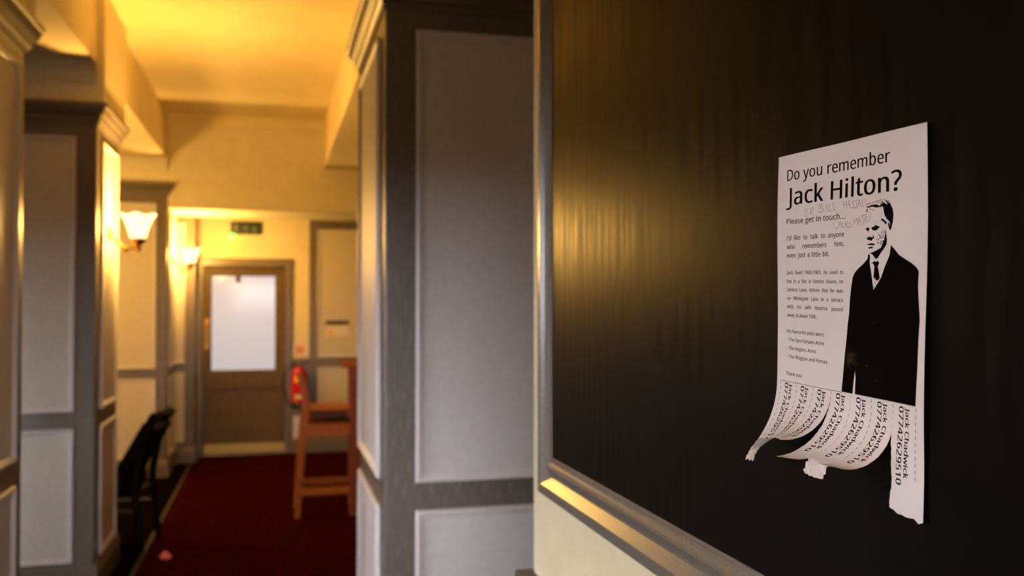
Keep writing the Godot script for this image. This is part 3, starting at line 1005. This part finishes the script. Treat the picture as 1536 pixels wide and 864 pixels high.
# ------------------------------------------------------------------ furniture
func high_chair() -> void:
	var t := thing("high_chair", "tall wooden high chair with curved front posts standing on the red carpet", "chair", Vector3(0.38, 0.010, -7.3))
	var o := -t.position
	var side := Vector3(0, 0, 1)
	for z in [-7.10, -7.48]:
		# front leg, sweeping inwards to the seat and back out above it
		var pts := smooth_path([Vector3(0.168, 0.012, z), Vector3(0.185, 0.30, z), Vector3(0.212, 0.62, z), Vector3(0.232, 0.80, z), Vector3(0.225, 0.92, z), Vector3(0.196, 1.03, z), Vector3(0.178, 1.07, z)], 4)
		var st := begin()
		for i in pts.size() - 1:
			var f := float(i) / (pts.size() - 1)
			bar(st, pts[i] + o, pts[i + 1] + o + (pts[i + 1] - pts[i]).normalized() * 0.004, lerpf(0.045, 0.05, sin(f * PI)) * (1.0 - 0.35 * smoothstep(0.8, 1.0, f)), 0.032, Vector3.RIGHT, 0.004)
		part("front_leg", st, M.wood, t)
		st = begin()
		bar(st, Vector3(0.585, 0.01, z) + o, Vector3(0.585, 1.12, z) + o, 0.075 if z > -7.3 else 0.04, 0.032, Vector3.RIGHT, 0.004)
		part("back_leg", st, M.red_wood, t)
		boxpart("arm_cap", M.wood, t, 0.485 + o.x, 0.66 + o.x, 1.12 + o.y, 1.155 + o.y, z - 0.025 + o.z, z + 0.025 + o.z, 0.008)
		# side rails and stretcher
		boxpart("side_rail", M.wood, t, 0.20 + o.x, 0.56 + o.x, 0.605 + o.y, 0.70 + o.y, z - 0.012 + o.z, z + 0.012 + o.z, 0.004)
		boxpart("stretcher", M.wood, t, 0.17 + o.x, 0.57 + o.x, 0.172 + o.y, 0.232 + o.y, z - 0.012 + o.z, z + 0.012 + o.z, 0.006)
	boxpart("seat", M.wood, t, 0.21 + o.x, 0.60 + o.x, 0.795 + o.y, 0.82 + o.y, -7.47 + o.z, -7.09 + o.z, 0.008)
	boxpart("under_shelf", M.red_wood, t, 0.24 + o.x, 0.56 + o.x, 0.69 + o.y, 0.705 + o.y, -7.46 + o.z, -7.12 + o.z, 0.003)
	boxpart("seat_back_board", M.red_wood, t, 0.24 + o.x, 0.56 + o.x, 0.705 + o.y, 0.795 + o.y, -7.472 + o.z, -7.455 + o.z, 0.003)
	for y in [0.93, 1.02]:
		boxpart("back_slat", M.red_wood, t, 0.575 + o.x, 0.595 + o.x, y + o.y, y + 0.06 + o.y, -7.47 + o.z, -7.11 + o.z, 0.004)
	boxpart("foot_rail", M.wood, t, 0.172 + o.x, 0.196 + o.x, 0.25 + o.y, 0.29 + o.y, -7.47 + o.z, -7.11 + o.z, 0.004)

func black_chair() -> void:
	var t := thing("banquet_chair", "black upholstered chair with a hand slot in its back, at the edge of the carpet", "chair", Vector3(-1.003, 0.0115, -6.547))
	t.rotation_degrees.y = -9.7
	# backrest: upholstered pad leaning out over the carpet, with a slot under the top rail
	var lo := Vector3(0.05, 0.44, 0)
	var hi := Vector3(0.29, 0.86, 0)
	var dir := (hi - lo).normalized()
	var nrm := Vector3(dir.y, -dir.x, 0)
	var bas := Basis(nrm, dir, Vector3(0, 0, 1))
	var st := begin()
	var n := 8
	for k in n:
		var z: float = -0.2 + 0.4 * (k + 0.5) / n
		var bow := nrm * (0.03 * (1.0 - pow(z / 0.2, 2.0)))
		obox(st, lo.lerp(hi, 0.44) + bow + Vector3(0, 0, z), Vector3(0.04, 0.215, 0.2 / n + 0.001), 0.0, bas)
	var back := part("backrest", st, M.black_cloth, t)
	st = begin()
	for k in n:
		var z: float = -0.2 + 0.4 * (k + 0.5) / n
		var e := 1.0 - pow(absf(z) / 0.2, 3.0)
		var bow := nrm * (0.03 * (1.0 - pow(z / 0.2, 2.0)))
		obox(st, lo.lerp(hi, 1.02) + bow + dir * (0.022 * e - 0.012) + Vector3(0, 0, z), Vector3(0.024, 0.024, 0.2 / n + 0.001), 0.0, bas)
	for s in [-1.0, 1.0]:
		obox(st, lo.lerp(hi, 0.94) + Vector3(0, 0, s * 0.165), Vector3(0.024, 0.05, 0.037), 0.004, bas)
	part("top_rail", st, M.black_cloth, back)
	st = begin()
	box(st, -0.23, 0.15, 0.39, 0.495, -0.205, 0.205, 0.025)
	part("seat", st, M.black_cloth, t)
	for s in [-1.0, 1.0]:
		st = begin()
		tube(st, smooth_path([Vector3(0.225, 0.012, s * 0.19), Vector3(0.20, 0.25, s * 0.185), Vector3(0.185, 0.46, s * 0.18), Vector3(0.235, 0.70, s * 0.18)], 5), [0.02, 0.022, 0.022, 0.022, 0.023, 0.023, 0.023, 0.023, 0.024, 0.024, 0.024, 0.024, 0.022, 0.02, 0.018, 0.016])
		part("rear_leg", st, M.black_metal, t)
		st = begin()
		tube(st, [Vector3(-0.215, 0.0, s * 0.18), Vector3(-0.19, 0.25, s * 0.178), Vector3(-0.17, 0.44, s * 0.175)], 0.014)
		part("front_leg", st, M.black_metal, t)
		st = begin()
		tube(st, [Vector3(-0.19, 0.27, s * 0.175), Vector3(0.20, 0.27, s * 0.182)], 0.010)
		part("side_stretcher", st, M.grey_metal, t)
	st = begin()
	box(st, -0.18, 0.20, 0.355, 0.39, -0.17, 0.17, 0.008)
	part("seat_frame", st, M.black_metal, t)

func extinguisher() -> void:
	var t := thing("fire_extinguisher", "red fire extinguisher with a black hose hanging beside the glazed door", "extinguisher", Vector3(0.252, 0.50, -10.13))
	var st := begin()
	lathe(st, Vector3.ZERO, [Vector2(0.0, 0.02), Vector2(0.074, 0.02), Vector2(0.078, 0.05), Vector2(0.078, 0.34), Vector2(0.072, 0.38), Vector2(0.055, 0.41), Vector2(0.030, 0.428), Vector2(0.022, 0.44), Vector2(0.0, 0.44)], 28)
	var cyl := part("cylinder", st, M.red_paint, t)
	st = begin()
	lathe(st, Vector3.ZERO, [Vector2(0.0, 0.0), Vector2(0.080, 0.0), Vector2(0.084, 0.012), Vector2(0.084, 0.06), Vector2(0.079, 0.062)], 28)
	part("base_ring", st, M.black_plastic, t)
	st = begin()
	lathe(st, Vector3(0, 0.435, 0), [Vector2(0.018, 0.0), Vector2(0.020, 0.02), Vector2(0.014, 0.035), Vector2(0.0, 0.04)], 14)
	bar(st, Vector3(-0.03, 0.475, 0), Vector3(0.06, 0.50, 0.03), 0.014, 0.02, Vector3.UP)
	bar(st, Vector3(-0.02, 0.46, 0), Vector3(0.05, 0.455, 0.03), 0.012, 0.018, Vector3.UP)
	part("valve_handle", st, M.grey_metal, t)
	st = begin()
	tube(st, smooth_path([Vector3(-0.015, 0.45, 0.02), Vector3(-0.075, 0.455, 0.03), Vector3(-0.14, 0.38, 0.03), Vector3(-0.155, 0.24, 0.03), Vector3(-0.125, 0.10, 0.03), Vector3(-0.088, 0.03, 0.03)]), 0.013)
	part("hose", st, M.black_plastic, t)
	for band in [[0.095, 0.14, M.white_print], [0.27, 0.335, M.yellow_print]]:
		st = begin()
		st.set_smooth_group(1)
		for k in 10:
			var a0 := -0.35 + 1.3 * k / 10.0 - 0.3
			var a1 := a0 + 0.13
			var q := []
			for e in [[a0, band[0]], [a1, band[0]], [a1, band[1]], [a0, band[1]]]:
				q.append(Vector3(0.0792 * sin(e[0]), e[1], 0.0792 * cos(e[0])))
			tri(st, q[0], q[3], q[2])
			tri(st, q[0], q[2], q[1])
		part("label", st, band[2], cyl)
	boxpart("wall_bracket", M.grey_metal, t, -0.02, 0.02, 0.30, 0.40, -0.108, -0.07, 0.003)

func signs() -> void:
	var z := END_Z
	var t := thing("exit_sign", "small dark green running-man exit sign above the door", "sign", Vector3(-0.297, 2.392, z))
	boxpart("sign_plate", M.sign_green, t, -0.157, 0.157, -0.066, 0.066, 0.0, 0.03, 0.004)
	# white door, running figure and arrow
	boxpart("door_symbol", M.sign_white, t, -0.125, -0.085, -0.048, 0.048, 0.030, 0.0315)
	var st := begin()
	var f := Vector3(0, 0, 0.031)
	lathe(st, f + Vector3(0.0, 0.038, 0), [Vector2(0.0, -0.001), Vector2(0.009, 0.0), Vector2(0.0, 0.0012)], 12, 0, 0.0, Vector3.BACK)
	for l in [[0.0, 0.028, -0.012, -0.008, 0.018], [-0.012, -0.008, 0.014, -0.026, 0.010], [0.014, -0.026, 0.010, -0.048, 0.009], [-0.012, -0.008, -0.026, -0.03, 0.010], [-0.026, -0.03, -0.046, -0.03, 0.009], [0.0, 0.024, 0.026, 0.008, 0.007], [-0.002, 0.024, -0.028, 0.020, 0.007], [-0.028, 0.020, -0.036, 0.004, 0.007]]:
		bar(st, f + Vector3(l[0], l[1], 0), f + Vector3(l[2], l[3], 0), l[4], 0.002, Vector3.RIGHT, 0.0)
	part("running_figure", st, M.sign_white, t)
	st = begin()
	for l in [[0.112, 0.034, 0.112, -0.036, 0.012], [0.112, -0.040, 0.088, -0.012, 0.012], [0.112, -0.040, 0.136, -0.012, 0.012]]:
		bar(st, f + Vector3(l[0] - 0.025, l[1], 0), f + Vector3(l[2] - 0.025, l[3], 0), l[4], 0.002, Vector3.RIGHT, 0.0)
	part("arrow", st, M.sign_white, t)
	var e := thing("emergency_light_indicator", "tiny glowing green indicator light under the exit sign", "indicator light", Vector3(-0.439, 2.305, z))
	st = begin()
	lathe(st, Vector3.ZERO, [Vector2(0.0, 0.030), Vector2(0.014, 0.027), Vector2(0.022, 0.016), Vector2(0.024, 0.0)], 14, 0, 0.0, Vector3.BACK)
	part("led_light", st, M.green_led, e)
	st = begin()
	lathe(st, Vector3.ZERO, [Vector2(0.022, 0.008), Vector2(0.030, 0.006), Vector2(0.032, 0.0)], 18, 0, 0.0, Vector3.BACK)
	part("bezel", st, M.moulding, e)
	# warning notices on the panel to the right of the door
	var zp := z + 0.036
	var s := thing("warning_sign", "white warning sign with a yellow triangle on the panel by the door", "sign", Vector3(0.655, 1.30, zp))
	var plate := boxpart("sign_plate", M.white_print, s, -0.125, 0.125, -0.055, 0.055, 0.0, 0.003)
	st = begin()
	tri(st, Vector3(-0.105, -0.035, 0.0035), Vector3(-0.07, 0.038, 0.0035), Vector3(-0.03, -0.035, 0.0035))
	part("warning_triangle", st, M.yellow_print, plate)
	st = begin()
	panel_moulding(st, Vector3(0, 0, 0.003), Vector3.RIGHT, Vector3.UP, 0.125, 0.055, Vector3.BACK, [Vector2(0.0, 0.0004), Vector2(0.007, 0.0004)])
	part("border", st, M.yellow_print, plate)
	var s2 := thing("notice_strip", "dark lettered strip mounted over the warning sign", "sign", Vector3(0.655, 1.392, zp))
	boxpart("strip_plate", M.dark_print, s2, -0.125, 0.125, -0.022, 0.022, 0.0, 0.003)
	var rs := thing("extinguisher_sign", "small white and red sign on the wall over the fire extinguisher", "sign", Vector3(0.262, 1.10, z))
	boxpart("sign_plate", M.white_print, rs, -0.055, 0.055, -0.06, 0.06, 0.0, 0.003)
	boxpart("red_symbol", M.red_print, rs, -0.035, -0.008, -0.045, 0.045, 0.003, 0.0036)
	boxpart("red_symbol", M.red_print, rs, 0.008, 0.035, -0.045, 0.045, 0.003, 0.0036)
	# pale patch low on the wall below the extinguisher, built as a box
	var sk := thing("pale_patch", "pale plain patch, a thin box low on the wall under the fire extinguisher", "box", Vector3(0.245, 0.13, z + 0.012))
	boxpart("cover", M.moulding, sk, -0.05, 0.05, 0.0, 0.27, 0.0, 0.02, 0.004)
